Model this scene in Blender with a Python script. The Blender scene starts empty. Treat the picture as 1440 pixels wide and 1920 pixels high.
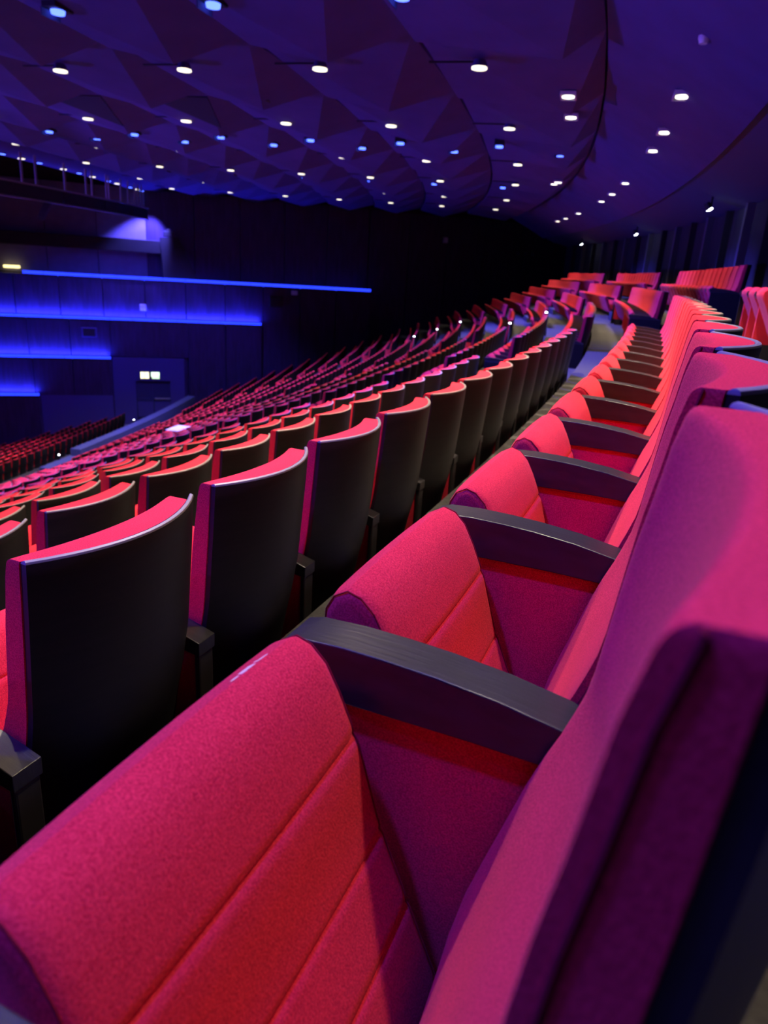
import bpy, bmesh, math, random
from mathutils import Matrix, Vector
import numpy as np

random.seed(7)
S = bpy.context.scene
COL = S.collection

# ------------------------------------------------------------------ camera
FPX, PITCH, ROLL = 1335.6, 0.3302, 0.0649
CAMZ = 1.0283                       # above the tread of the row the camera stands in
cp, sp, cr, sr = math.cos(PITCH), math.sin(PITCH), math.cos(ROLL), math.sin(ROLL)
right0 = Vector((1, 0, 0)); up0 = Vector((0, sp, cp)); fwd = Vector((0, cp, -sp))
e1 = right0 * cr + up0 * sr
e2 = up0 * cr - right0 * sr
cam_data = bpy.data.cameras.new('camera')
cam = bpy.data.objects.new('camera', cam_data); COL.objects.link(cam)
M = Matrix.Identity(4)
for i in range(3):
    M[i][0] = e1[i]; M[i][1] = e2[i]; M[i][2] = -fwd[i]
M[0][3], M[1][3], M[2][3] = 0, 0, CAMZ
cam.matrix_world = M
cam_data.sensor_fit = 'VERTICAL'; cam_data.sensor_height = 36.0; cam_data.sensor_width = 27.0
cam_data.lens = FPX / 1920 * 36.0
cam_data.clip_start = 0.01; cam_data.clip_end = 300
cam_data.dof.use_dof = True; cam_data.dof.focus_distance = 1.35; cam_data.dof.aperture_fstop = 5.5
S.camera = cam

# ------------------------------------------------------------------ world, exposure
w = bpy.data.worlds.new('world'); S.world = w; w.use_nodes = True
w.node_tree.nodes['Background'].inputs[0].default_value = (0.10, 0.06, 0.45, 1)
w.node_tree.nodes['Background'].inputs[1].default_value = 0.012
S.view_settings.view_transform = 'Standard'; S.view_settings.look = 'None'
S.view_settings.exposure = 0.0; S.view_settings.gamma = 1.0
S.view_settings.use_curve_mapping = False
try:
    S.cycles.max_bounces = 4; S.cycles.diffuse_bounces = 2; S.cycles.glossy_bounces = 2; S.cycles.adaptive_threshold = 0.10
    S.cycles.sample_clamp_indirect = 4.0
except Exception:
    pass

WARM = (1.0, 0.80, 0.60)
BLUE = (0.07, 0.06, 1.0)

# the hall is laid out on rings about one centre
CX, CY = -105.9768, 43.256
R0 = 114.4077; RS = 1.0391          # ring of the armrest ends of the near row, row spacing
TH0 = -0.3816
PITCH_SEAT = 0.55
CAMTH = math.atan2(-CY, -CX)

def pol(r, th, z):
    return Vector((CX + r * math.cos(th), CY + r * math.sin(th), z))

def top_rel(k):                     # height of the seat back tops of row k relative to the camera
    if k == 0: return -0.0883
    if k < 0: return -0.0883 + 0.44 * (-k)
    return -0.5188 - 0.391 * (k - 1) - 0.00104 * (k - 1) ** 2
def floor_z(k):
    return top_rel(k) + CAMZ - 0.94

def project(P):
    d = Vector(P) - Vector((0, 0, CAMZ))
    f = d.dot(fwd)
    if f < 1e-3: return None
    return 720 + FPX * d.dot(e1) / f, 960 - FPX * d.dot(e2) / f, f

def add_light(name, kind, loc, energy, color, aim=None, size=0.05, angle=110, blend=0.6):
    L = bpy.data.lights.new(name, kind); L.energy = energy; L.color = color
    if kind in ('SPOT', 'POINT'): L.shadow_soft_size = size
    if kind == 'SPOT':
        L.spot_size = math.radians(angle); L.spot_blend = blend
    o = bpy.data.objects.new(name, L); COL.objects.link(o); o.location = loc
    if aim is not None:
        o.rotation_euler = (Vector(aim) - Vector(loc)).to_track_quat('-Z', 'Y').to_euler()
    return o

# added blue wash: invented spots left of the frame that light the house ceiling
for y, e in ((-2, 44000), (14, 42000), (28, 38000), (40, 24000)):
    add_light('added_blue_wash', 'SPOT', (-46, y, -7.0), e, (0.13, 0.06, 1.0), aim=(-6, y + 2, 12.5), size=0.6, angle=43, blend=0.6)

# ------------------------------------------------------------------ materials
def newmat(name):
    m = bpy.data.materials.new(name); m.use_nodes = True
    nt = m.node_tree; b = nt.nodes['Principled BSDF']
    return m, nt, b
def simple(name, col, rough=0.6, metal=0.0, spec=0.5, noise=0.0, scale=20.0, bump=0.0, stretch=None):
    m, nt, b = newmat(name)
    b.inputs['Base Color'].default_value = (*col, 1)
    b.inputs['Roughness'].default_value = rough
    b.inputs['Metallic'].default_value = metal
    b.inputs['Specular IOR Level'].default_value = spec
    if noise or bump:
        tc = nt.nodes.new('ShaderNodeTexCoord')
        src = tc.outputs['Object']
        if stretch:
            mp = nt.nodes.new('ShaderNodeMapping'); mp.inputs['Scale'].default_value = stretch
            nt.links.new(src, mp.inputs['Vector']); src = mp.outputs['Vector']
        n = nt.nodes.new('ShaderNodeTexNoise'); n.inputs['Scale'].default_value = scale; n.inputs['Detail'].default_value = 4
        nt.links.new(src, n.inputs['Vector'])
        if noise:
            r = nt.nodes.new('ShaderNodeValToRGB')
            r.color_ramp.elements[0].color = (*[c * (1 - noise) for c in col], 1)
            r.color_ramp.elements[1].color = (*[min(1, c * (1 + noise)) for c in col], 1)
            r.color_ramp.elements[0].position = 0.3; r.color_ramp.elements[1].position = 0.7
            nt.links.new(n.outputs['Fac'], r.inputs['Fac']); nt.links.new(r.outputs['Color'], b.inputs['Base Color'])
        if bump:
            bp = nt.nodes.new('ShaderNodeBump'); bp.inputs['Strength'].default_value = bump; bp.inputs['Distance'].default_value = 0.002
            nt.links.new(n.outputs['Fac'], bp.inputs['Height']); nt.links.new(bp.outputs['Normal'], b.inputs['Normal'])
    return m
def emit(name, col, strength):
    m, nt, b = newmat(name)
    b.inputs['Base Color'].default_value = (*col, 1)
    b.inputs['Emission Color'].default_value = (*col, 1)
    b.inputs['Emission Strength'].default_value = strength
    return m

def fabric_mat():
    m, nt, b = newmat('red_wool')
    tc = nt.nodes.new('ShaderNodeTexCoord')
    n = nt.nodes.new('ShaderNodeTexNoise'); n.inputs['Scale'].default_value = 420; n.inputs['Detail'].default_value = 3
    n2 = nt.nodes.new('ShaderNodeTexNoise'); n2.inputs['Scale'].default_value = 9; n2.inputs['Detail'].default_value = 3
    nt.links.new(tc.outputs['Object'], n.inputs['Vector']); nt.links.new(tc.outputs['Object'], n2.inputs['Vector'])
    r = nt.nodes.new('ShaderNodeValToRGB')
    r.color_ramp.elements[0].position = 0.32; r.color_ramp.elements[0].color = (0.48, 0.010, 0.030, 1)
    r.color_ramp.elements[1].position = 0.68; r.color_ramp.elements[1].color = (0.80, 0.036, 0.062, 1)
    ad = nt.nodes.new('ShaderNodeMath'); ad.operation = 'MULTIPLY_ADD'
    ad.inputs[1].default_value = 0.18
    nt.links.new(n2.outputs['Fac'], ad.inputs[0]); 
    sb = nt.nodes.new('ShaderNodeMath'); sb.operation = 'SUBTRACT'; sb.inputs[1].default_value = 0.09
    nt.links.new(n.outputs['Fac'], sb.inputs[0]); nt.links.new(sb.outputs[0], ad.inputs[2])
    nt.links.new(ad.outputs[0], r.inputs['Fac']); nt.links.new(r.outputs['Color'], b.inputs['Base Color'])
    b.inputs['Roughness'].default_value = 0.95
    b.inputs['Specular IOR Level'].default_value = 0.12
    b.inputs['Sheen Weight'].default_value = 0.10
    b.inputs['Sheen Roughness'].default_value = 0.5
    b.inputs['Sheen Tint'].default_value = (1.0, 0.35, 0.45, 1)
    bp = nt.nodes.new('ShaderNodeBump'); bp.inputs['Strength'].default_value = 0.35; bp.inputs['Distance'].default_value = 0.0012
    nt.links.new(n.outputs['Fac'], bp.inputs['Height']); nt.links.new(bp.outputs['Normal'], b.inputs['Normal'])
    return m
RED = fabric_mat()
RIM = simple('grey_plywood_edge', (0.20, 0.18, 0.18), 0.45)
SEAM = simple('dark_red_thread', (0.22, 0.008, 0.02), 0.9, spec=0.1)
SHELL = simple('black_stained_plywood', (0.010, 0.009, 0.008), 0.48, spec=0.3, noise=0.25, scale=6, stretch=(1, 1, 14))
WOOD = simple('dark_armrest_wood', (0.016, 0.014, 0.014), 0.36, spec=0.6, noise=0.35, scale=16, bump=0.15, stretch=(14, 1, 3))
STAND = simple('charcoal_standard_steel', (0.022, 0.020, 0.018), 0.5)
THREAD = simple('pale_gold_thread', (0.75, 0.62, 0.36), 0.6)
CARPET = simple('grey_beige_carpet', (0.075, 0.072, 0.065), 0.95, spec=0.1, noise=0.25, scale=60, bump=0.5)
CEIL = simple('matt_violet_plaster', (0.10, 0.075, 0.24), 0.85, spec=0.2, noise=0.08, scale=1.5)
CEILDARK = simple('dark_ceiling_void', (0.02, 0.02, 0.03), 0.9)
SOFFIT = simple('soffit_plaster', (0.10, 0.10, 0.19), 0.85, spec=0.2)
WALLP = simple('dark_timber_panel', (0.034, 0.016, 0.065), 0.6, noise=0.3, scale=2.0, stretch=(3, 3, 0.4))
WALLB = simple('dark_timber_backing', (0.02, 0.014, 0.02), 0.8)
WALLL = simple('pale_wall_panel', (0.17, 0.15, 0.24), 0.7, noise=0.1, scale=2)
PORTAL = simple('violet_grey_door_surround', (0.075, 0.055, 0.20), 0.7)
DOORM = simple('dark_blue_door_leaf', (0.035, 0.035, 0.10), 0.5)
STEEL = simple('brushed_steel', (0.6, 0.6, 0.62), 0.35, metal=0.8)
CURTAIN = simple('black_curtain_panel', (0.030, 0.030, 0.042), 0.8, noise=0.3, scale=3, stretch=(4, 4, 0.3))
CURTFIN = simple('grey_curtain_fin', (0.12, 0.12, 0.16), 0.7)
PARA = simple('blue_grey_parapet', (0.06, 0.07, 0.17), 0.7)
BLACK = simple('matt_black_metal', (0.012, 0.012, 0.014), 0.6)
TRUSS = simple('galvanised_rod', (0.35, 0.33, 0.32), 0.45, metal=0.6)
WHITEP = simple('white_plastic', (0.75, 0.75, 0.78), 0.5)
E_WARM = emit('lamp_warm_white', (1.0, 0.92, 0.70), 2.0)
E_BLUE = emit('lamp_blue', (0.07, 0.13, 1.0), 4.5)
E_SPOT = emit('lamp_spot_white', (1.0, 0.95, 0.80), 4.0)
E_STRIP = emit('led_strip_blue', (0.016, 0.04, 1.0), 2.2)
E_WHITE = emit('aisle_lamp_white', (0.85, 0.92, 1.0), 14.0)
E_SIGNY = emit('sign_pale_yellow', (1.0, 0.95, 0.55), 1.6)
E_SIGNG = emit('sign_pale_green', (0.75, 1.0, 0.65), 1.5)
E_YEL = emit('lamp_yellow', (1.0, 0.85, 0.35), 2.0)

# ------------------------------------------------------------------ mesh helpers
def mesh_from(name, verts, faces, mats, smooth=False, fmat=None):
    me = bpy.data.meshes.new(name)
    me.from_pydata([tuple(v) for v in verts], [], faces)
    for m in (mats if isinstance(mats, (list, tuple)) else [mats]): me.materials.append(m)
    if fmat:
        for p, i in zip(me.polygons, fmat): p.material_index = i
    bm = bmesh.new(); bm.from_mesh(me)
    bmesh.ops.recalc_face_normals(bm, faces=bm.faces)
    bm.to_mesh(me); bm.free()
    if smooth:
        for p in me.polygons: p.use_smooth = True
        try: me.set_sharp_from_angle(angle=math.radians(38))
        except Exception: pass
    me.update()
    return me
def link(name, me, parent=None, loc=None):
    o = bpy.data.objects.new(name, me); COL.objects.link(o)
    if parent is not None: o.parent = parent
    if loc is not None: o.location = loc
    return o
def empty(name, loc=(0, 0, 0), rotz=0.0):
    o = bpy.data.objects.new(name, None); COL.objects.link(o); o.location = loc; o.rotation_euler = (0, 0, rotz)
    o.empty_display_size = 0.1
    return o
def tag(o, label, cat=None, group=None, kind=None):
    o['label'] = label
    if cat: o['category'] = cat
    if group: o['group'] = group
    if kind: o['kind'] = kind
    return o
def boxvf(x0, x1, y0, y1, z0, z1):
    v = [(x0, y0, z0), (x1, y0, z0), (x1, y1, z0), (x0, y1, z0), (x0, y0, z1), (x1, y0, z1), (x1, y1, z1), (x0, y1, z1)]
    f = [(0, 3, 2, 1), (4, 5, 6, 7), (0, 1, 5, 4), (1, 2, 6, 5), (2, 3, 7, 6), (3, 0, 4, 7)]
    return v, f
def box_mesh(name, x0, x1, y0, y1, z0, z1, mat, bevel=0.0, seg=2):
    v, f = boxvf(x0, x1, y0, y1, z0, z1)
    me = mesh_from(name, v, f, mat)
    if bevel: bevel_mesh(me, bevel, seg)
    return me
def bevel_mesh(me, off, seg=2):
    bm = bmesh.new(); bm.from_mesh(me)
    ed = [e for e in bm.edges if len(e.link_faces) == 2 and e.calc_face_angle(0) > 0.5]
    bmesh.ops.bevel(bm, geom=ed, offset=off, segments=seg, profile=0.5, affect='EDGES')
    bm.to_mesh(me); bm.free()
    for p in me.polygons: p.use_smooth = True
    try: me.set_sharp_from_angle(angle=math.radians(17))
    except Exception: pass
def loft(loops, cap=True):
    n = len(loops[0]); V = []; F = []
    for l in loops: V += l
    for a in range(len(loops) - 1):
        for i in range(n):
            j = (i + 1) % n
            F.append((a * n + i, a * n + j, (a + 1) * n + j, (a + 1) * n + i))
    if cap:
        F.append(tuple(range(n))); F.append(tuple((len(loops) - 1) * n + i for i in range(n)))
    return V, F
def lerp_tab(tab, x):
    if x <= tab[0][0]: return tab[0][1]
    for (a, b), (c, d) in zip(tab, tab[1:]):
        if x <= c: return b + (d - b) * (x - a) / (c - a)
    return tab[-1][1]
def sector(name, r0, r1, t0, t1, z0, z1, mat, n=None, parent=None, zin=None):
    """solid ring segment: radii r0<r1, angles t0<t1, between heights z0 and z1"""
    n = n or max(2, int((t1 - t0) * r1 / 1.5))
    loops = []
    for i in range(n + 1):
        t = t0 + (t1 - t0) * i / n
        loops.append([pol(r0, t, z0), pol(r1, t, z0), pol(r1, t, z1), pol(r0, t, z1)])
    v, f = loft(loops)
    return link(name, mesh_from(name, v, f, mat), parent)
def tube_vf(pts, rad, n=6, closed=False):
    P = [Vector(p) for p in pts]; loops = []
    m = len(P)
    for i in range(m):
        a = P[(i - 1) % m] if (closed or i > 0) else P[i]
        b = P[(i + 1) % m] if (closed or i < m - 1) else P[i]
        t = (b - a).normalized()
        ref = Vector((1, 0, 0)) if abs(t.x) < 0.9 else Vector((0, 0, 1))
        u = t.cross(ref).normalized(); v = t.cross(u)
        loops.append([P[i] + rad * (math.cos(2 * math.pi * j / n) * u + math.sin(2 * math.pi * j / n) * v) for j in range(n)])
    if closed: loops.append(loops[0])
    return loft(loops, cap=not closed)

# ------------------------------------------------------------------ floor terraces
T_NEAR, T_FAR = -0.47, 0.012
floor = tag(link('floor', sector('floor', 60, 95.2, T_NEAR, T_FAR + 0.01, -15.0, -9.75 + CAMZ - 2.4, CARPET).data if False else
            mesh_from('floor', *loft([[pol(60, t, -16), pol(118, t, -16), pol(118, t, -15.6), pol(60, t, -15.6)] for t in np.linspace(T_NEAR, T_FAR, 20)]), CARPET)),
            'dark carpeted concrete base under the seating tiers', kind='structure')
K_LAST = 18
for k in range(-1, K_LAST + 1):
    r1 = R0 - RS * k + 0.17 if k > -1 else 117.4
    r0 = R0 - RS * (k + 1) + 0.17 if k < K_LAST else 94.3
    o = sector('tread', r0, r1, T_NEAR, T_FAR, floor_z(k) - 0.75, floor_z(k), CARPET, n=60, parent=floor)
CROSS_Z = -9.75 + CAMZ
sector('tread', 90.62, 94.3, T_NEAR, T_FAR, CROSS_Z - 0.8, CROSS_Z, CARPET, n=50, parent=floor)
LOWN = 10
def low_R(m): return 90.0 - 1.07 * m
def low_top(m): return -9.18 - 0.31 * m
for m in range(LOWN):
    sector('tread', low_R(m + 1) + 0.17, low_R(m) + (0.17 if m else 0.62), T_NEAR, T_FAR, low_top(m) + CAMZ - 0.94 - 0.8, low_top(m) + CAMZ - 0.94, CARPET, n=40, parent=floor)
AISLES = [-0.403, -0.3005, -0.199, -0.0955]
GAP = 0.0125
for a in AISLES:
    for k in range(-1, K_LAST):
        re = R0 - RS * (k + 1) + 0.17
        zl, zu = floor_z(k + 1), floor_z(k)
        sector('aisle_step', re - 0.36, re, a - GAP + 0.003, a + GAP - 0.003, zl, (zl + zu) / 2, CARPET, n=2, parent=floor)

# ------------------------------------------------------------------ ceiling
RIBS = [113.12, 110.06, 107.10, 104.23, 101.35, 98.42, 95.40, 92.35]
ZC = 3.62 + CAMZ
ceiling = tag(link('ceiling', mesh_from('ceiling', *loft([[pol(89.8, t, ZC + 0.55), pol(113.3, t, ZC + 0.55), pol(113.3, t, ZC + 0.62), pol(89.8, t, ZC + 0.62)] for t in np.linspace(-0.5, 0.06, 24)]), CEILDARK)),
              'dark void above the folded ceiling panels', kind='structure')
DT = 0.0355
grid = [-0.4515 + DT * i for i in range(14)]
DROP = 0.40
def cell_m(ro, ri): return ro - min(1.45, max(0.6, (114.0 - ro) * 0.36 + 0.2))
def ceil_z(r, t):
    # height of the folded ceiling above a point of the plan
    for j in range(len(RIBS) - 1):
        if RIBS[j + 1] <= r <= RIBS[j]:
            ro, ri = RIBS[j] - 0.035, RIBS[j + 1] + 0.035
            g = [q for q in grid if q <= t]
            t0 = max(g) if g else grid[0]
            a = (t - t0) / DT; rm = cell_m(ro, ri)
            rc = ro + (rm - ro) * a                    # the fold from the upper corner to the low point
            if r >= rc:
                return ZC - DROP * (a * (ro - r) / max(1e-6, ro - rc))
            zf = ZC - DROP * a
            return ZC - DROP * 0.3 * a + (zf - ZC + DROP * 0.3 * a) * (r - ri) / max(1e-6, rc - ri)
    return ZC
for j in range(len(RIBS) - 1):
    ro, ri = RIBS[j] - 0.035, RIBS[j + 1] + 0.035
    for t0 in grid:
        t1 = t0 + DT
        mid = pol((ro + ri) / 2, (t0 + t1) / 2, ZC)
        if mid.y > 47: continue
        drop = DROP
        rm = cell_m(ro, ri)
        UL, UR = pol(ri, t0 + 0.0003, ZC + 0.02), pol(ro, t0 + 0.0003, ZC)
        LL, LR = pol(ri, t1, ZC - drop * 0.3), pol(ro, t1, ZC)
        Mp = pol(rm, t1, ZC - drop)
        zt = ZC + 0.5
        tU = [pol(ri, t0 + 0.0003, zt), pol(ro, t0 + 0.0003, zt), pol(ro, t1, zt), pol(rm, t1, zt), pol(ri, t1, zt)]
        v = [UL, UR, LR, Mp, LL] + tU
        f = [(0, 1, 3), (0, 3, 4), (1, 2, 3), (9, 8, 7, 6, 5), (0, 5, 6, 1), (1, 6, 7, 2), (2, 7, 8, 3), (3, 8, 9, 4), (4, 9, 5, 0)]
        link('panel', mesh_from('panel', v, f, CEIL), ceiling)
# smooth outer band, drop edge and soffit
def ring_strip(name, prof, mat, t0, t1, parent=None, n=60):
    loops = [[pol(r, t, z + CAMZ) for r, z in prof] for t in np.linspace(t0, t1, n)]
    v, f = loft(loops)
    return link(name, mesh_from(name, v, f, mat, smooth=True), parent)
ring_strip('outer_band', [(113.12, 3.56), (114.4, 2.97), (115.4, 2.44), (115.4, 2.60), (113.12, 4.1)], CEIL, -0.5, 0.06, ceiling)
ring_strip('soffit', [(115.42, 2.52), (116.2, 2.22), (117.1, 2.02), (117.1, 2.2), (115.42, 2.7)], SOFFIT, -0.5, 0.06, ceiling)
ring_strip('ceiling_edge', [(89.9, 3.52), (90.2, 3.36), (91.5, 3.36), (92.1, 3.62), (92.3, 3.75), (89.9, 3.75)], CEIL, -0.3, 0.03, ceiling)

# dark triangular openings in two of the folded panels
for (ra, rb, rc_) in ((102.35, 104.0, 103.15), (99.45, 101.1, 100.2)):
    tri = [(ra, -0.2345), (rb, -0.2345), (rc_, -0.211)]
    v = [pol(r, t, ceil_z(r, t) - 0.004) for r, t in tri] + [pol(r, t, ceil_z(r, t) - 0.03) for r, t in tri]
    link('vent_opening', mesh_from('vent_opening', v, [(0, 1, 2), (5, 4, 3), (0, 3, 4, 1), (1, 4, 5, 2), (2, 5, 3, 0)], CEILDARK), ceiling)

# ------------------------------------------------------------------ back wall with upright fins
wall_back = tag(link('wall_back', mesh_from('wall_back', *loft([[pol(117.1, t, 0), pol(117.4, t, 0), pol(117.4, t, 3.4), pol(117.1, t, 3.4)] for t in np.linspace(-0.5, 0.06, 60)]), CURTAIN)),
                'black panelled rear wall behind the last row', kind='structure')
for i in range(27):
    t = -0.46 + 0.01925 * i
    lo = [[pol(116.85, t, 0.3), pol(117.12, t, 0.3), pol(117.12, t, 3.05), pol(116.85, t, 3.05)], [pol(116.85, t + 0.0016, 0.3), pol(117.12, t + 0.0016, 0.3), pol(117.12, t + 0.0016, 3.05), pol(116.85, t + 0.0016, 3.05)]]
    link('fin', mesh_from('fin', *loft(lo), CURTFIN if i % 2 else CURTAIN), wall_back)
    lo = [[pol(117.02 - 0.05 * (q % 2), t + 0.003 + 0.0026 * q, 0.3) if e == 0 else pol(117.12, t + 0.003 + 0.0026 * q, 0.3) if e == 1 else pol(117.12, t + 0.003 + 0.0026 * q, 3.02) if e == 2 else pol(117.02 - 0.05 * (q % 2), t + 0.003 + 0.0026 * q, 3.02) for e in range(4)] for q in range(6)]
    link('panel', mesh_from('panel', *loft(lo), CURTAIN, smooth=True), wall_back)

# ------------------------------------------------------------------ far side wall
GW = 0.35; NW = Vector((GW, -1, 0)).normalized(); UW = Vector((1, GW, 0)).normalized()
def wp(x, z, d=0.0):                # a point of the side wall, d metres proud of it, z relative to the camera
    return Vector((x, 43.5 + GW * (x + 15), z + CAMZ)) + NW * d
def wallbox(name, x0, x1, z0, z1, d0, d1, mat, parent=None, bevel=0):
    q = [wp(x0, z0, d0), wp(x1, z0, d0), wp(x1, z0, d1), wp(x0, z0, d1), wp(x0, z1, d0), wp(x1, z1, d0), wp(x1, z1, d1), wp(x0, z1, d1)]
    f = [(0, 3, 2, 1), (4, 5, 6, 7), (0, 1, 5, 4), (1, 2, 6, 5), (2, 3, 7, 6), (3, 0, 4, 7)]
    org = (q[0] + q[6]) / 2
    me = mesh_from(name, [p - org for p in q], f, mat)
    if bevel: bevel_mesh(me, bevel, 1)
    return link(name, me, parent, org)
wall_left = tag(wallbox('wall_left', -60, 16, -13.5, 5.0, -2.2, -1.8, WALLB), 'dark backing of the far side wall', kind='structure')
wi = wall_left.location
def wchild(*a, **k):
    o = wallbox(*a, **k); o.parent = wall_left; o.location = o.location - wi; return o
LAYERS = [(-1.65, 14.0, -13, 3.45, -1.8, -1.45, WALLP, 2.6), (-60, -1.65, -1.5, 3.45, -1.8, -1.5, WALLP, 2.6),
          (-60, -1.68, -13, -1.56, -1.45, -0.25, WALLP, 2.2), (-60, -8.4, -13, -3.90, -0.25, 0.0, WALLP, 2.1),
          (-60, -16.85, -13, -6.14, 0.0, 0.25, WALLP, 2.0), (-60, -20.65, -13, -8.30, 0.25, 0.5, WALLP, 2.4)]
for (x0, x1, z0, z1, d0, d1, m, step) in LAYERS:
    xe = x1
    while xe > max(x0, -34) + 0.01:
        xs = max(xe - step, x0)
        if not (xs > -12.6 and x1 < -8 and d1 == 0.0 and False):
            mm = m
            if z1 > 3 and xe < -12.9 and xs > -27: mm = WALLL
            if d1 == 0.0 and xs < -12.9 and xe > -16.8:
                wchild('panel', xs + 0.02, xe - 0.02, -6.0, z1, d0, d1, mm)
            else:
                wchild('panel', xs + 0.02, xe - 0.02, z0, z1, d0, d1, mm)
        xe = xs
# grey portal round the exit door
wchild('portal_panel', -16.8, -15.62, -10.2, -7.15, -0.25, 0.02, PORTAL)
wchild('portal_panel', -13.70, -12.9, -10.2, -7.15, -0.25, 0.02, PORTAL)
wchild('portal_panel', -16.8, -12.9, -7.15, -6.05, -0.25, 0.01, PORTAL)
wchild('portal_panel', -15.62, -13.70, -7.45, -7.15, -0.25, 0.02, PORTAL)
wchild('portal_panel', -20.6, -16.86, -12.0, -8.3, 0.25, 0.27, PORTAL)
door = tag(wallbox('door_1', -15.62, -13.70, -9.75, -7.46, -0.3, -0.2, DOORM), 'dark blue double exit door in the far side wall', kind='structure')
di = door.location
for (a, b) in ((-15.58, -14.68), (-14.64, -13.74)):
    o = wallbox('door_leaf', a, b, -9.72, -7.5, -0.2, -0.15, DOORM, bevel=0.01); o.parent = door; o.location = o.location - di
    o = wallbox('lower_plate', a + 0.03, b - 0.03, -9.68, -8.75, -0.15, -0.14, PORTAL); o.parent = door; o.location = o.location - di
o = wallbox('push_bar', -14.60, -13.72, -8.62, -8.50, -0.12, -0.04, STEEL, bevel=0.02); o.parent = door; o.location = o.location - di
o = wallbox('push_bar', -15.5, -14.9, -8.60, -8.54, -0.14, -0.10, DOORM, bevel=0.01); o.parent = door; o.location = o.location - di

# blue light strips lying in the ledges
strips = [(-21.0, -1.68, -1.52, -0.28, 'topmost and longest blue light strip on the far side wall', 1.22),
          (-30.0, -8.40, -3.86, -0.03, 'second blue light strip from the top on the side wall', 1.2),
          (-30.0, -16.85, -6.10, 0.22, 'third blue light strip down, ending left of the door', 1.2),
          (-30.0, -20.65, -8.26, 0.47, 'lowest and shortest blue light strip on the side wall', 1.2)]
for (x0, x1, z, d, lab, step) in strips:
    e = empty('light_strip', wp(x1, z, d)); tag(e, lab, 'light strip', 'blue light strips on the side wall')
    xe = x1
    first = True
    while xe > x0:
        xs = max(xe - step, x0)
        zz0, zz1 = (-0.09, 0.13) if z > -2 else (-0.06, 0.10)
        o = wallbox('led_segment', xs + 0.015, xe - 0.015, z + zz0, z + zz1, d - 0.08, d + 0.02, E_STRIP)
        o.parent = e; o.location = o.location - e.location
        xe = xs
    o = wallbox('channel', x0, x1, z - 0.14, z - 0.06 if z < -2 else z - 0.09, d - 0.1, d + 0.05, BLACK); o.parent = e; o.location = o.location - e.location
    # light the strip throws up the wall behind it
    if z < -2:
        xm0, xm1 = max(x0, x1 - 16), x1 - 0.1
        L = bpy.data.lights.new('strip_glow', 'AREA'); L.shape = 'RECTANGLE'; L.size = (xm1 - xm0) * 1.06; L.size_y = 0.06
        L.energy = 60 * (xm1 - xm0); L.color = (0.03, 0.04, 1.0)
        lo_ = bpy.data.objects.new('strip_glow', L); COL.objects.link(lo_)
        mz = Matrix.Identity(4)
        yv = Vector((0, 0, 1)).cross(UW).normalized() * -1
        zv = -(Vector((0, 0, 1)) - NW * 0.35).normalized(); xv = UW; yv = zv.cross(xv)
        for a_ in range(3): mz[a_][0], mz[a_][1], mz[a_][2] = xv[a_], yv[a_], zv[a_]
        pos = wp((xm0 + xm1) / 2, z + 0.14, d + 0.0)
        for a_ in range(3): mz[a_][3] = pos[a_]
        lo_.matrix_world = mz

# stage-side ledge, black wedge standing for a cast shadow, loudspeaker high on the wall
o = tag(wallbox('wall_ledge', -34, -13.95, -0.05, 0.66, -1.5, -0.6, BLACK, bevel=0.02), 'dark horizontal ledge across the pale wall above the top strip', 'ledge')
q = [wp(-13.95, 0.85, -0.6), wp(-12.95, 0.9, -0.6), wp(-11.95, -1.42, -0.6), wp(-13.85, -1.42, -0.6)]
v = q + [p - NW * 0.8 for p in q]; org = v[3].copy()
tag(link('shadow_wedge', mesh_from('shadow_wedge', [p - org for p in v], [(0, 1, 2, 3), (7, 6, 5, 4), (0, 4, 5, 1), (1, 5, 6, 2), (2, 6, 7, 3), (3, 7, 4, 0)], BLACK), None, org), 'black slanted wedge standing in for a shadow on the wall', 'shadow')
sp_ = empty('loudspeaker', wp(-13.5, 0.9, -0.4)); tag(sp_, 'black loudspeaker box on top of the shadow wedge', 'loudspeaker')
for nm, a in (('cabinet', (-13.75, -13.2, 0.93, 1.22, -0.9, -0.65)), ('horn', (-13.6, -13.35, 1.22, 1.34, -0.85, -0.7))):
    o = wallbox(nm, *a, BLACK, bevel=0.02); o.parent = sp_; o.location = o.location - sp_.location
add_light('blue_wall_spot', 'SPOT', wp(-13.6, 3.1, 0.2), 9000, (0.12, 0.10, 1.0), aim=wp(-15.2, -0.6, -1.5), size=0.08, angle=62, blend=0.6)
tag(wallbox('wall_lamp', -22.0, -21.2, -1.33, -1.17, -1.3, -1.1, E_YEL, bevel=0.03), 'small yellow lit lamp at the left edge above the top blue strip', 'lamp')

def small_box(name, x, z, wd, hg, d, mat, label, cat, inner=None):
    e = empty(name, wp(x, z, d)); tag(e, label, cat)
    o = wallbox('housing', x - wd / 2, x + wd / 2, z - hg / 2, z + hg / 2, d, d + 0.12, mat, bevel=0.015); o.parent = e; o.location = o.location - e.location
    o = wallbox('grille', x - wd * 0.38, x + wd * 0.38, z - hg * 0.38, z + hg * 0.38, d + 0.12, d + 0.135, inner or mat); o.parent = e; o.location = o.location - e.location
small_box('wall_sensor', -15.02, -3.13, 0.34, 0.36, -0.25, WHITEP, 'white square box between the top two blue strips', 'sensor')
small_box('wall_sensor', -6.45, -1.86, 0.36, 0.26, -0.25, WHITEP, 'white box just under the right part of the top blue strip', 'sensor')
small_box('wall_sensor', 3.4, 1.97, 0.30, 0.36, -1.45, WHITEP, 'white box high on the dark wall under the ceiling edge', 'sensor')
small_box('wall_speaker', -7.55, -2.45, 0.75, 0.65, -0.25, BLACK, 'black wall speaker below the top blue strip', 'speaker')
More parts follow.
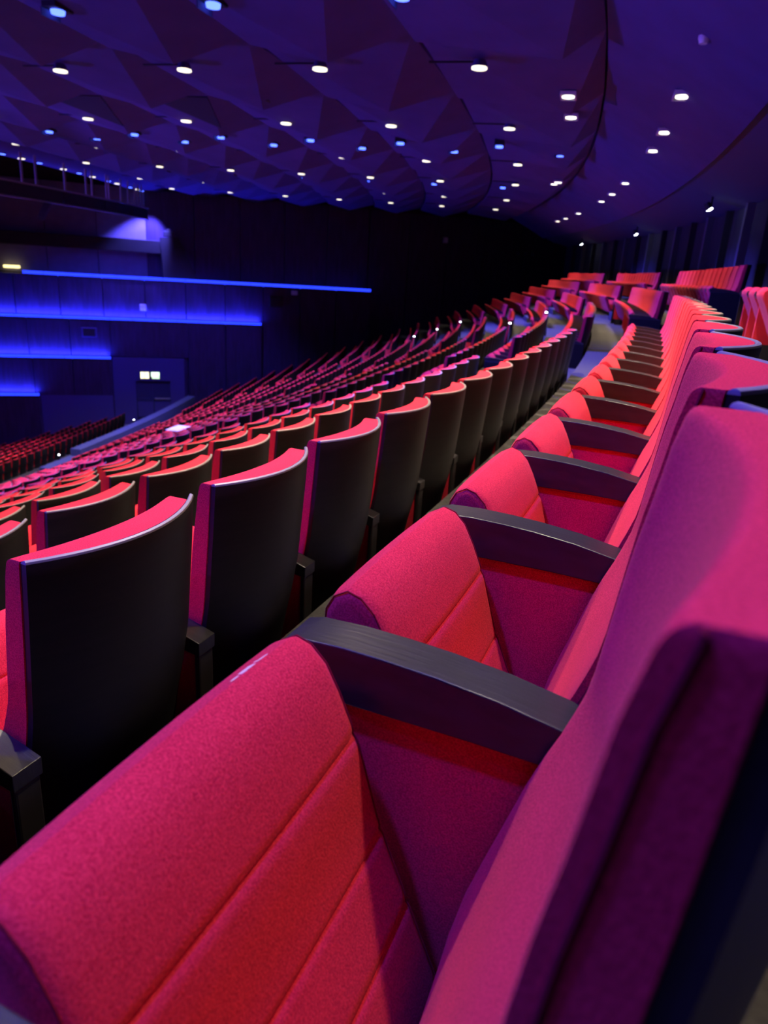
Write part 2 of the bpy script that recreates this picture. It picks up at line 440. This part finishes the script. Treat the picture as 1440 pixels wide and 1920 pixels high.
small_box('control_window', -17.9, -4.65, 0.80, 0.55, 0.0, PORTAL, 'small framed dark window between second and third blue strips', 'window', BLACK)
for i, xx in enumerate((8.6, 9.15, 9.7)):
    small_box('wall_socket', xx, 1.5, 0.22, 0.22, -1.45, PORTAL, ('left', 'middle', 'right')[i] + ' of three pale plates on the far dark wall corner', 'plate')

# exit signs
for i, (x, m, lab) in enumerate(((-15.1, E_SIGNY, 'pale yellow lit exit sign above the left door leaf'), (-14.52, E_SIGNG, 'pale green lit exit sign above the right door leaf'))):
    e = empty('exit_sign', wp(x, -7.1, 0.02)); tag(e, lab, 'exit sign')
    o = wallbox('sign_box', x - 0.26, x + 0.26, -7.32, -6.86, 0.02, 0.10, BLACK, bevel=0.02); o.parent = e; o.location = o.location - e.location
    if i == 0:
        for a in (-0.23, 0.015):
            o = wallbox('lit_face', x + a, x + a + 0.215, -7.29, -6.89, 0.10, 0.115, m, bevel=0.01); o.parent = e; o.location = o.location - e.location
    else:
        o = wallbox('lit_face', x - 0.23, x + 0.23, -7.18, -6.89, 0.10, 0.115, m, bevel=0.01); o.parent = e; o.location = o.location - e.location
        o = wallbox('lit_bar', x - 0.18, x + 0.23, -7.29, -7.21, 0.10, 0.115, m, bevel=0.01); o.parent = e; o.location = o.location - e.location

# parapets in front of the upper tier
tag(sector('parapet', 93.75, 94.2, -0.1537, T_FAR - 0.02, CROSS_Z, -8.0 + CAMZ, PARA, n=20), 'blue grey parapet wall running up to the exit door', 'parapet')
tag(sector('parapet', 93.75, 94.2, -0.176, -0.1545, CROSS_Z, -8.28 + CAMZ, PARA, n=6), 'lower blue grey parapet block left of the long parapet', 'parapet')
tag(sector('parapet', 93.75, 94.2, -0.26, -0.1768, CROSS_Z, -8.42 + CAMZ, PARA, n=12), 'lowest dark blue parapet at the left edge', 'parapet')

# ------------------------------------------------------------------ lighting bridge hung before the stage
bridge = empty('lighting_bridge', pol(91.7, -0.1, 1.75 + CAMZ)); tag(bridge, 'long black lighting bridge hung on rods below the ceiling edge', 'lighting bridge')
bt = [-0.225, -0.168, -0.112, -0.072, -0.036, -0.012]
for a, b in zip(bt, bt[1:]):
    lo = [[pol(91.5, t, 1.72 + CAMZ) - bridge.location, pol(91.95, t, 1.72 + CAMZ) - bridge.location, pol(91.95, t, 2.22 + CAMZ) - bridge.location, pol(91.5, t, 2.22 + CAMZ) - bridge.location] for t in np.linspace(a + 0.0006, b - 0.0006, 5)]
    link('side_panel', mesh_from('side_panel', *loft(lo), BLACK), bridge)
for zz in (1.70, 2.25):
    v, f = tube_vf([pol(91.98, t, zz + CAMZ) - bridge.location for t in np.linspace(-0.225, -0.012, 30)], 0.035, 6)
    link('rail', mesh_from('rail', v, f, TRUSS, smooth=True), bridge)
rt = [-0.2, -0.178, -0.1545, -0.138, -0.128, -0.105, -0.085, -0.079, -0.063, -0.06, -0.045, -0.035, -0.025, -0.02, -0.014]
for t in rt:
    v, f = tube_vf([pol(91.7, t, 2.2 + CAMZ) - bridge.location, pol(91.7, t, 3.4 + CAMZ) - bridge.location], 0.045, 6)
    link('hanger_rod', mesh_from('hanger_rod', v, f, TRUSS, smooth=True), bridge)
lo = [[pol(91.7, -0.1215, 1.70 + CAMZ) - bridge.location + d for d in (Vector((0, 0, 0)), Vector((0.2, 0.2, 0)), Vector((0.2, 0.2, 0.15)), Vector((0, 0, 0.15)))],
      [pol(91.7, -0.1295, 0.98 + CAMZ) - bridge.location + d for d in (Vector((0, 0, 0)), Vector((0.2, 0.2, 0)), Vector((0.2, 0.2, 0.15)), Vector((0, 0, 0.15)))]]
link('diagonal_brace', mesh_from('diagonal_brace', *loft(lo), PARA), bridge)

# ------------------------------------------------------------------ ceiling lamps
ORD = ['zeroth', 'first', 'second', 'third', 'fourth', 'fifth', 'sixth', 'seventh', 'eighth', 'ninth', 'tenth', 'eleventh', 'twelfth', 'thirteenth', 'fourteenth', 'fifteenth', 'sixteenth', 'seventeenth', 'eighteenth', 'nineteenth', 'twentieth']
def ordw(n):
    if n <= 20: return ORD[n]
    tens = {2: 'twenty', 3: 'thirty', 4: 'forty', 5: 'fifty', 6: 'sixty', 7: 'seventy'}[n // 10]
    return tens + '-' + ORD[n % 10] if n % 10 else {20: 'twentieth', 30: 'thirtieth', 40: 'fortieth', 50: 'fiftieth', 60: 'sixtieth'}[n]
def disc_mesh(name, rad, z0, z1, mat, n=14, rtop=None):
    rtop = rtop or rad
    lo = [[Vector((rad * math.cos(2 * math.pi * i / n), rad * math.sin(2 * math.pi * i / n), z0)) for i in range(n)],
          [Vector((rtop * math.cos(2 * math.pi * i / n), rtop * math.sin(2 * math.pi * i / n), z1)) for i in range(n)]]
    return mesh_from(name, *loft(lo), mat, smooth=True)
ME_HOUS = disc_mesh('housing', 0.145, 0.03, 0.14, CEIL, rtop=0.10)
ME_DIFF = disc_mesh('diffuser', 0.135, 0.0, 0.035, E_WARM)
ME_STEM = box_mesh('arm', -0.012, 0.012, -0.012, 0.9, 0.10, 0.13, BLACK)
ME_BHOU = box_mesh('housing', -0.20, 0.20, -0.13, 0.13, 0.05, 0.20, BLACK, 0.01)
ME_BLEN = disc_mesh('lens', 0.10, 0.0, 0.06, E_BLUE, rtop=0.11)
ME_BFLAP = box_mesh('barn_door', -0.20, 0.20, 0.13, 0.15, -0.06, 0.06, PARA)
ME_SFRA = None
def frame_mesh(name, a, b, h, z0, z1, mat):
    V = []; F = []
    for (x0, x1, y0, y1) in ((-a, a, h, b), (-a, a, -b, -h), (-a, -a + (b - h), -h, h), (a - (b - h), a, -h, h)):
        v, f = boxvf(x0, x1, y0, y1, z0, z1); k = len(V); V += v; F += [tuple(i + k for i in q) for q in f]
    return mesh_from(name, V, F, mat)
ME_SFRA = frame_mesh('frame', 0.26, 0.15, 0.12, -0.01, 0.05, WHITEP)
ME_SBOX = box_mesh('reflector_box', -0.23, 0.23, -0.12, 0.12, 0.01, 0.06, BLACK)
ME_SLEN = disc_mesh('lens', 0.115, -0.012, 0.012, E_SPOT)

def in_frame(P, m=30):
    q = project(P)
    return q is not None and -m < q[0] < 1440 + m and -m < q[1] < 1920 + m
# fixtures out of frame still light the room; all are built
W_R = [111.0, 108.05, 105.25, 102.42, 99.46, 96.42, 93.2]
W_T = [-0.4165, -0.366, -0.3155, -0.265, -0.2165, -0.163, -0.114, -0.0575, -0.008]
for it, t in enumerate(W_T):
    for ir, r in enumerate(W_R):
        P = pol(r, t, 3.36 + CAMZ)
        vis = in_frame(P, 40)
        if vis:
            e = empty('ceiling_light', P - Vector((0, 0, 0.02)), t + math.pi / 2)
            tag(e, 'white round ceiling light, %s from the right, %s cross row from the far wall' % (ordw(ir + 1), ordw(len(W_T) - it)), 'ceiling light', 'white round ceiling lights')
            link('housing', ME_HOUS, e); link('diffuser', ME_DIFF, e); link('arm', ME_STEM, e)
        if ir in ((0, 4) if it % 2 else (2, 5)) or (ir < 3 and ir != 1 and it == 1):
            if 1 <= it < 8:
                hgt = 3.4 + 0.40 * (114.4 - r) / 1.04
                add_light('ceiling_light_beam', 'SPOT', P - Vector((0, 0, 0.06)), 400 * (0.25 + 0.75 * (hgt / 4.2) ** 2) * (0.6 if it == 1 else 1.6 if it < 7 else 0.25), WARM, aim=P - Vector((0, 0, 5)), size=0.13, angle=100, blend=0.5)
def blue_fix(P, rot, label, energy, aim=None, angle=70):
    e = empty('blue_spotlight', P, rot); tag(e, label, 'spotlight', 'blue ceiling spotlights')
    link('housing', ME_BHOU, e); link('lens', ME_BLEN, e); link('barn_door', ME_BFLAP, e)
blues = []
for a, dts in ((-0.403, (0.0075,)), (-0.3005, (0.0055,)), (-0.199, (0.008, 0.0185)), (-0.0955, (-0.005,))):
    for q, dt in enumerate(dts):
        rr = [110.55, 107.72, 105.02, 102.2, 99.35, 96.4] if q == 0 else [112.25, 109.15, 106.32, 103.48, 100.5, 97.41]
        for ir, r in enumerate(rr):
            blues.append((a, q, ir, pol(r, a + dt, 3.36 + CAMZ)))
for a, q, ir, P in blues:
    if in_frame(P, 40):
        nm = {-0.3005: 'top edge row', -0.199: ('middle row' if q == 0 else 'lower middle row'), -0.0955: 'far row'}.get(a, 'near row')
        blue_fix(P, math.atan2(P.y - CY, P.x - CX) + math.pi / 2, 'blue ceiling spotlight, %s from the right in the %s' % (ordw(ir + 1), nm), 0)
    if q == 0:
        if a < -0.4:
            if ir > 3: continue
            if ir == 0: continue
            aim = pol(114.2 - 0.6 * ir, -0.376, 0.4 - 0.4 * ir); en = (0, 330, 330, 330)[ir]
        else:
            aim = P + Vector((0.4, 0.0, -4.0)) if ir else pol(113.0, a, -0.2); en = 1700 * (1 + 0.4 * ir) if ir else 7000
            if a == -0.0955 and ir == 5: aim = pol(91.5, -0.02, -9.0); en = 7000
        add_light('blue_beam', 'SPOT', P - Vector((0, 0, 0.05)), en, BLUE, aim=aim, size=0.08, angle=88, blend=0.5)
add_light('blue_beam', 'SPOT', pol(113.0, -0.3895, 3.3 + CAMZ), 1500, BLUE, aim=pol(114.0, -0.3835, 0.4), size=0.08, angle=62, blend=0.5)  # added beam without a fixture, tints the nearest cushion's front roll
# recessed downlights in the smooth band and in the last panels
SQ = [(114.4, t, 2.97) for t in (-0.445, -0.425, -0.368, -0.341, -0.320, -0.2644, -0.2373, -0.2177, -0.1642, -0.1362, -0.1129, -0.0606, -0.0304, -0.0114)] + \
     [(112.45, t, 3.40) for t in (-0.457, -0.435, -0.353, -0.331, -0.249, -0.227, -0.1369, -0.1184, -0.0188)]
sband = 0; sin_ = 0
for (r, t, z) in SQ:
    P = pol(r, t, z + CAMZ - 0.03 if r > 114 else min(z + CAMZ, ceil_z(r, t) - 0.06))
    if in_frame(P, 20):
        e = empty('downlight', P, t + math.pi / 2)
        if r > 114:
            sband += 1; lab = 'recessed warm downlight in the smooth ceiling band, %s from the camera' % ordw(sband)
        else:
            sin_ += 1; lab = 'square recessed downlight beside the smooth band, %s from the camera' % ordw(sin_)
        tag(e, lab, 'downlight', 'recessed downlights')
        link('frame', ME_SFRA, e); link('reflector_box', ME_SBOX, e); link('lens', ME_SLEN, e)
    if t < -0.4: continue
    add_light('downlight_beam', 'SPOT', P - Vector((0, 0, 0.03)), ((400 if r > 114 else 1450) if t < -0.33 else 480), WARM, aim=P - Vector((0, 0, 5)), size=0.09, angle=95, blend=0.5)
# lamps along the ceiling edge by the bridge
for i, t in enumerate((-0.1356, -0.1225, -0.1084, -0.0877, -0.0721, -0.0573, -0.0374, -0.0254, -0.0052, 0.006, 0.016)):
    e = empty('edge_lamp', pol(90.8, t, 3.34 + CAMZ - 0.05), t)
    blue = i % 2 == 0
    tag(e, '%s lamp on the ceiling edge above the bridge, %s from the left' % ('blue' if blue else 'warm', ordw(i + 1)), 'lamp', 'ceiling edge lamps')
    link('housing', ME_HOUS, e); link('lens', ME_BLEN if blue else ME_DIFF, e)
    if i in (2, 4): add_light('edge_beam', 'SPOT', pol(90.6, t, 3.2 + CAMZ), 9000, WARM if i != 4 else (1.0, 0.5, 0.9), aim=pol(85.0, t - 0.04, -9), size=0.1, angle=46, blend=0.5)
# aisle spotlight clusters under the soffit
ME_CAN = disc_mesh('can', 0.06, 0.0, 0.18, BLACK, n=10); ME_CANL = disc_mesh('lens', 0.055, -0.012, 0.0, E_WHITE, n=10)
for i, t in enumerate((-0.2011, -0.0992, 0.002)):
    P = pol(116.2, t, 1.95 + CAMZ)
    e = empty('spotlight_cluster', P, t + math.pi / 2)
    tag(e, 'cluster of small white spotlights above the rear wall, %s from the right edge' % ordw(i + 1), 'spotlight', 'aisle spotlight clusters')
    link('bracket', box_mesh('bracket', -0.02, 0.02, -0.02, 0.02, 0, 0.28, BLACK), e)
    for dx, ry in ((-0.12, 0.5), (0.02, -0.3), (0.10, 0.2)):
        c = link('can', ME_CAN, e, (dx, 0.02, -0.03)); c.rotation_euler = (-0.5, ry, 0); link('lens', ME_CANL, c)
    add_light('aisle_beam', 'SPOT', P + Vector((-0.3, 0, -0.2)), 200, (0.95, 0.95, 1.0), aim=pol(111.5, t, -1.2), size=0.06, angle=50, blend=0.5)
# smoke detector and dark projector on the ceiling
e = empty('smoke_detector', pol(114.4, -0.2907, 2.97 + CAMZ - 0.07)); tag(e, 'white smoke detector on the smooth ceiling band', 'smoke detector')
link('base', disc_mesh('base', 0.07, 0.05, 0.09, WHITEP), e); link('cap', disc_mesh('cap', 0.05, 0.0, 0.05, WHITEP, rtop=0.065), e)
e = empty('projector', pol(105.75, -0.243, 3.3 + CAMZ)); tag(e, 'small black device hung under the folded ceiling', 'projector')
link('body', box_mesh('body', -0.22, 0.22, -0.12, 0.12, 0, 0.14, BLACK, 0.02), e); link('bracket', box_mesh('bracket', -0.03, 0.03, -0.03, 0.03, 0.14, 0.6, BLACK), e)

# ------------------------------------------------------------------ the seat
TOP = 0.94
SHIFT = [(0, 0.0), (0.10, 0.007), (0.20, 0.015), (0.33, 0.026), (0.45, 0.046), (0.51, 0.060), (0.65, 0.085), (0.85, 0.10)]
SIDE = [(0, 0.062), (0.04, 0.053), (0.10, 0.045), (0.15, 0.037), (0.22, 0.030), (0.30, 0.022), (0.36, 0.004), (0.42, -0.020), (0.51, -0.046), (0.61, -0.075), (0.70, -0.092)]
def shell_r(x, z):
    return 0.108 + 0.074 * (1 - (x / 0.233) ** 2) - lerp_tab(SHIFT, TOP - z)
def make_shell(nx, zs, hi):
    loops = []
    xs = np.linspace(-0.233, 0.233, nx)
    th = 0.013
    if hi: zz = [(TOP, 0.005), (TOP - 0.002, 0.0015), (TOP - 0.006, 0)] + [(z, 0) for z in zs]
    else: zz = [(TOP, 0)] + [(z, 0) for z in zs]
    for z, ins in zz:
        rear = [Vector((x * (1 - ins * 2), -(shell_r(x, z) - ins), z)) for x in xs]
        front = [Vector((x * (1 - ins * 2), -(shell_r(x, z) - th + ins), z)) for x in xs[::-1]]
        loops.append(rear + front)
    v, f = loft(loops)
    n = 2 * nx
    fm = [1 if (i < 2 * n and hi) else 0 for i in range(len(f) - 2)] + [1, 0]
    return mesh_from('backrest_shell', v, f, [SHELL, RIM], smooth=True, fmat=fm)
def make_back(nx, zs, hi):
    loops = []
    w_ = 0.235
    zz = [(TOP - 0.002, 0.007), (TOP - 0.004, 0.003), (TOP - 0.007, 0.001), (TOP - 0.012, 0.0)] if hi else [(TOP - 0.003, 0.004), (TOP - 0.014, 0)]
    zz += [(z, 0) for z in zs]
    for z, ins in zz:
        d = TOP - z
        s = lerp_tab(SIDE, d); c = 0.035 * max(0.2, 1 - d / 0.9)
        seam = 0.0
        xs = [-w_ + 2 * w_ * i / (nx - 1) for i in range(nx)]
        if hi: xs = [-w_, -w_ + 0.006, -w_ + 0.018] + list(np.linspace(-w_ + 0.034, w_ - 0.034, nx - 4)) + [w_ - 0.018, w_ - 0.006, w_]
        fr = []
        for x in xs:
            a = abs(x) / w_
            r = s + c * (1 - a * a)
            if hi:
                e = w_ - abs(x)
                if e < 0.018: r += 0.003 * (1 - e / 0.018) ** 2
            xx = x * (1 - ins * 1.2)
            if x > 0: xx *= 1 - 0.16 * max(0.0, 1 - d / 0.30)      # the padding stops short of the shell at one top corner
            fr.append(Vector((xx, -(r + ins), z)))
        bk = []
        for x in xs[::-1]:
            xx = x * (1 - ins * 1.2) * (1 - (0.16 * max(0.0, 1 - d / 0.30) if x > 0 else 0.0))
            bk.append(Vector((xx, -(shell_r(xx, z) - 0.0132), z)))
        loops.append(fr + bk)
    v, f = loft(loops)
    return mesh_from('backrest_cushion', v, f, RED, smooth=True)
CUSH_T = [(.338, .560), (.337, .588), (.325, .611), (.303, .6235), (.281, .617), (.260, .597), (.241, .563), (.226, .530), 'g', (.213, .500), (.203, .468), (.193, .436), (.184, .408), 'g', (.172, .380), (.158, .348), (.144, .317), 'g', (.130, .285), (.112, .245), (.096, .210), (.086, .188)]
CUSH_U = [(.084, .168), (.102, .150), (.138, .165), (.18, .235), (.22, .320), (.26, .400), (.296, .475), (.327, .530)]
def cush_profile(hi):
    pts = []; prev = None; g = False
    for p in CUSH_T:
        if p == 'g': g = True; continue
        if g and hi:
            q = Vector(prev).lerp(Vector(p), 0.5); t = (Vector(p) - Vector(prev)).normalized(); n = Vector((-t.y, t.x)); n = n if n.x < 0 or n.y < 0 else n
            # inward normal: towards the underside (forward and down)
            n = Vector((t.y, -t.x)); inward = Vector((0.6, -0.4)); n = n if n.dot(inward) > 0 else -n
            pts += [q - t * 0.010, q - t * 0.004 + n * 0.0008, q + n * 0.0028, q + t * 0.004 + n * 0.0012, q + t * 0.010]
        pts.append(Vector(p)); prev = p; g = False
    pts += [Vector(p) for p in CUSH_U]
    return pts
def make_cushion(hi):
    P = cush_profile(hi); n = len(P)
    if not hi: P = [P[i] for i in range(0, n) if i not in (2, 5, 9, 11, 13, 15)]; n = len(P)
    nor = []
    area = sum(P[i].x * P[(i + 1) % n].y - P[(i + 1) % n].x * P[i].y for i in range(n))
    for i in range(n):
        t = (P[(i + 1) % n] - P[i - 1]).normalized(); m = Vector((t.y, -t.x))
        if area < 0: m = -m
        nor.append(m)                                  # outward
    W_ = 0.212
    xs = [(-W_, .018), (-W_ + .002, .010), (-W_ + .007, .004), (-W_ + .016, .0005)] if hi else [(-W_, .010), (-W_ + .012, 0)]
    mids = list(np.linspace(-0.185, 0.185, 9)) if hi else [0.0]
    full = xs + [(m, -0.004 * (1 - (m / 0.21) ** 2)) for m in mids] + [(-a, b) for a, b in xs[::-1]]
    loops = [[Vector((x, (P[i] - nor[i] * ins).x, (P[i] - nor[i] * ins).y)) for i in range(n)] for x, ins in full]
    v, f = loft(loops)
    return mesh_from('seat_cushion', v, f, RED, smooth=True), [(P[i] - nor[i] * 0.0035) for i in range(n)]
def make_piping(prof, side):
    V = []; F = []
    for x in (side,):
        pts = [Vector((x, p.x, p.y)) for p in prof]
        v, f = tube_vf(pts, 0.0012, 5, closed=True); k = len(V); V += v; F += [tuple(i + k for i in q) for q in f]
    return mesh_from('piping', V, F, SEAM, smooth=True)
def make_arm(hi, x0=0.242, x1=0.308):
    top = [(.345, .560), (.347, .575), (.340, .588), (.318, .5945), (.26, .597), (.20, .5955), (.144, .592), (.07, .584), (.0, .571), (-.06, .556), (-.105, .543)]
    bot = [(-.105, .505), (-.02, .518), (.10, .521), (.26, .521), (.325, .530)]
    if not hi: top = [top[i] for i in (0, 2, 4, 6, 8, 10)]; bot = [bot[0], bot[2], bot[4]]
    P = top + bot
    lo = [[Vector((x, p[0], p[1])) for p in P] for x in (x0, x1)]
    me = mesh_from('armrest', *loft(lo), WOOD)
    if hi: bevel_mesh(me, 0.002, 2)
    return me
def make_side(hi, dx=0.0):
    me = box_mesh('side_panel', 0.253 + dx, 0.297 + dx, -0.085, 0.285, 0.14, 0.5205, RED)
    if hi: bevel_mesh(me, 0.008, 2)
    return me
def make_stand(hi, dx=0.0):
    V, F = boxvf(0.246 + dx, 0.304 + dx, -0.102, -0.0855, 0.0, 0.506)
    v, f = boxvf(0.250 + dx, 0.300 + dx, -0.085, 0.24, 0.0, 0.139); k = len(V); V += v; F += [tuple(i + k for i in q) for q in f]
    me = mesh_from('standard', V, F, STAND)
    if hi: bevel_mesh(me, 0.005, 2)
    return me
zs_hi = [0.90, 0.85, 0.80, 0.75, 0.70, 0.66, 0.63, 0.60, 0.57, 0.54, 0.50, 0.46, 0.42, 0.37, 0.32, 0.26]
zs_lo = [0.82, 0.64, 0.54, 0.40, 0.26]
hi_c, prof_hi = make_cushion(True)
HI = {'backrest_shell': make_shell(15, zs_hi + [0.18, 0.10], True), 'backrest_cushion': make_back(19, zs_hi, True), 'seat_cushion': hi_c,
      'armrest': make_arm(True), 'side_panel': make_side(True), 'standard': make_stand(True)}
def make_back_seam(side):
    pts = []
    for z in [TOP - 0.003, 0.92] + zs_hi[:-2]:
        pts.append(Vector((side * 0.2352, -(lerp_tab(SIDE, TOP - z) + 0.013), z)))
    v, f = tube_vf(pts, 0.0016, 5)
    return mesh_from('seam', v, f, SEAM, smooth=True)
BACK_SEAM = [make_back_seam(-1)]
HI_PIPE = [make_piping(prof_hi, -0.2065), make_piping(prof_hi, 0.2065)]
LO = {'backrest_shell': make_shell(8, zs_lo + [0.10], False), 'backrest_cushion': make_back(6, zs_lo, False), 'seat_cushion': make_cushion(False)[0],
      'armrest': make_arm(False), 'side_panel': make_side(False), 'standard': make_stand(False)}
ARM_N = make_arm(True, -0.302, -0.234); SIDE_N = make_side(True, -0.55); STAND_N = make_stand(True, -0.55)
ENDP = box_mesh('end_panel', -0.330, -0.309, -0.12, 0.33, 0.02, 0.54, SHELL, 0.006)
ENDP_F = box_mesh('end_panel', 0.309, 0.330, -0.12, 0.33, 0.02, 0.54, SHELL, 0.006)

BLOCKS = [(-0.3906, -0.313), (-0.288, -0.2115), (-0.1865, -0.108), (-0.083, -0.004)]
BNAME = ['near block', 'block past first aisle', 'block past second aisle', 'farthest block']
seats = []      # (k, block, index, theta, r, z, first, last)
def fill(k, r, z, blocks, phase=None):
    dt = PITCH_SEAT / r
    for b, (lo, hi) in enumerate(blocks):
        if phase is not None and b == 0:
            c = phase
            while c - 0.30 / r > lo: c -= dt
            while c - 0.28 / r < lo - 0.0005: c += dt
            cs = []
            while c + 0.27 / r < hi + 0.0008: cs.append(c); c += dt
        else:
            n = int((hi - lo - 0.08 / r) / dt); off = ((hi - lo) - n * dt) / 2
            cs = [lo + off + (i + 0.5) * dt for i in range(n)]
        for i, c in enumerate(cs): seats.append([k, b, i, c, r, z, i == 0, i == len(cs) - 1])
PH = {0: TH0 - 0.24 / R0, 1: -0.3804 + 0.0041 / 2, 2: -0.348 - 0.233 / (R0 - 2 * RS)}
for k in range(-1, K_LAST + 1):
    r = R0 - RS * k
    fill(k, r, floor_z(k), BLOCKS if k else [(-0.3866, BLOCKS[0][1])] + BLOCKS[1:], PH.get(k))
for m in range(LOWN):
    fill(100 + m, low_R(m), low_top(m) + CAMZ - 0.94, [(-0.32, -0.012)])
vis = []
for s in seats:
    k, b, i, c, r, z, fi, la = s
    ok = False; dist = 1e9
    for zz in (0.35, 0.94):
        for dl in (-0.3, 0.3):
            q = project(pol(r, c + dl / r, z + zz))
            if q and q[2] > 0.02:
                if -60 < q[0] < 1500 and -60 < q[1] < 2000: ok = True
                dist = min(dist, q[2])
    if ok: vis.append((dist, s))
vis.sort(key=lambda a: a[0])
# count in the photo from the left (or from the camera in the two rearmost rows)
IND = vis[:300]; REST = vis[300:]
rowname = {-1: 'row behind the nearest', 0: 'nearest row'}
from collections import defaultdict
seen = defaultdict(list)
for d, s in IND: seen[(s[0], s[1])].append(s)
labels = {}
for key, L in seen.items():
    L.sort(key=lambda s: s[3])
    k, b = key
    for i, s in enumerate(L):
        if k <= 0:
            lab = 'red seat, %s from the camera in the %s, %s' % (ordw(i + 1), rowname[k], BNAME[b])
        else:
            lab = 'red seat, %s from the left, %s row ahead, %s' % (ordw(i + 1), ordw(k), BNAME[b])
        labels[id(s)] = lab
GRP = 'red theatre seats in the curved rows'
n_hi = 0
for d, s in IND:
    k, b, i, c, r, z, fi, la = s
    e = empty('theatre_seat', pol(r, c, z), c + math.pi / 2)
    tag(e, labels[id(s)], 'seat', GRP)
    hi = d < 4.5
    M_ = HI if hi else LO
    for nm in ('backrest_shell', 'backrest_cushion', 'seat_cushion', 'armrest'):
        o = link(nm, M_[nm], e)
        if nm == 'backrest_cushion' and k == 0 and d < 3: [link('seam', q_, o) for q_ in BACK_SEAM]
        if nm == 'seat_cushion' and hi and (k == 0 or d < 1.5): [link('piping', q_, o) for q_ in HI_PIPE]
    if d < 14 or la:
        for nm in ('side_panel', 'standard'): link(nm, M_[nm], e)
    if fi:
        link('armrest', ARM_N, e); link('side_panel', SIDE_N, e); link('standard', STAND_N, e); link('end_panel', ENDP, e)
    if la: link('end_panel', ENDP_F, e)
    if k == 0 and abs(c - PH[0]) < 1e-4:
        # embroidered seat mark on the front roll
        V = []; F = []
        def surf(x, y):                # height of the front roll above (x, y)
            return lerp_tab([(.281, .617), (.303, .6235), (.325, .611), (.337, .588)], y) + 0.004 * (1 - (x / 0.21) ** 2) * 0.9 + 0.0006
        for (xa, ya, xb, yb, wd) in ((.087, .311, .099, .310, .0016), (.103, .312, .126, .308, .0026), (.102, .309, .111, .3075, .0014), (.118, .3125, .124, .311, .0013), (.130, .3115, .135, .3105, .0013), (.131, .309, .149, .3065, .0015)):
            n = 5; a = Vector((xa, ya)); bb = Vector((xb, yb)); t = (bb - a).normalized(); nn = Vector((-t.y, t.x)) * wd * 1.4
            k0 = len(V)
            for q in range(n):
                p = a.lerp(bb, q / (n - 1)); ww = nn * (0.4 + 0.6 * math.sin(math.pi * (q + 0.5) / n))
                for pp in (p + ww, p - ww): V.append(Vector((pp.x, pp.y, surf(pp.x, pp.y))))
            for q in range(n - 1): F.append((k0 + 2 * q, k0 + 2 * q + 1, k0 + 2 * q + 3, k0 + 2 * q + 2))
        o = link('embroidered_mark', mesh_from('embroidered_mark', V, F, THREAD), e); o['label'] = 'pale gold embroidered seat mark'

# seats too many and too far to build one by one
V = []; F = []; FM = []
base = []
for nm, mi in (('backrest_shell', 1), ('backrest_cushion', 0), ('seat_cushion', 0), ('armrest', 1)):
    me = LO[nm]
    base.append(([v.co.copy() for v in me.vertices], [tuple(p.vertices) for p in me.polygons], mi))
for d, s in REST:
    k, b, i, c, r, z, fi, la = s
    Mx = Matrix.Translation(pol(r, c, z)) @ Matrix.Rotation(c + math.pi / 2, 4, 'Z')
    for vs, fs, mi in base:
        k0 = len(V); V += [Mx @ v for v in vs]; F += [tuple(q + k0 for q in f) for f in fs]; FM += [mi] * len(fs)
me = bpy.data.meshes.new('distant_seats'); me.from_pydata([tuple(v) for v in V], [], F)
me.materials.append(RED); me.materials.append(SHELL)
me.polygons.foreach_set('material_index', FM); me.update()
tag(link('distant_seats', me), 'mass of small red seats filling the distant lower rows', 'seats', kind='stuff')
print('seats', len(IND), len(REST), 'verts', len(V))

# ------------------------------------------------------------------ aisle lamps on row ends
ME_AL = disc_mesh('lens', 0.035, 0, 0.03, E_WHITE, n=10); ME_ALB = box_mesh('base', -0.04, 0.04, -0.04, 0.04, -0.05, 0.0, BLACK, 0.006)
for b, name in ((2, 'second'), (3, 'third')):
    for k in ((2, 3) if b == 2 else (5, 6, 7)):
        r = R0 - RS * k
        P = pol(r + 0.10, BLOCKS[b][0] - 0.0012, floor_z(k) + 0.86)
        e = empty('aisle_lamp', P, 0); tag(e, 'tiny white aisle lamp at the end of %s row ahead, %s aisle' % (ordw(k), name), 'aisle lamp', 'white aisle lamps')
        link('lens', ME_AL, e); link('base', ME_ALB, e)
        link('post', box_mesh('post', -0.01, 0.01, -0.01, 0.01, -0.86, -0.05, STEEL), e)
# a pale sheet over a seat back far down the tier
e = empty('paper_sheet', pol(R0 - RS * 11 + 0.085, -0.2364, floor_z(11) + 0.945), -0.2364 + math.pi / 2)
tag(e, 'pale sheet of paper lying across a seat back in the distant rows', 'paper')
link('page', box_mesh('page', -0.34, 0.34, -0.20, 0.20, 0.0, 0.02, WHITEP, 0.004), e)
link('folded_flap', box_mesh('folded_flap', -0.30, 0.02, -0.16, 0.10, 0.0205, 0.03, WHITEP, 0.003), e)
for i, (r, t) in enumerate(((90.75, -0.0178), (90.75, -0.113))):
    e = empty('aisle_lamp', pol(r, t, CROSS_Z + 0.25)); tag(e, 'tiny white lamp beside the lower seat block, %s' % ('near the door' if i == 0 else 'towards the left edge'), 'aisle lamp', 'white aisle lamps')
    link('lens', ME_AL, e); link('base', box_mesh('base', -0.05, 0.05, -0.05, 0.05, -0.25, 0.0, BLACK, 0.006), e)
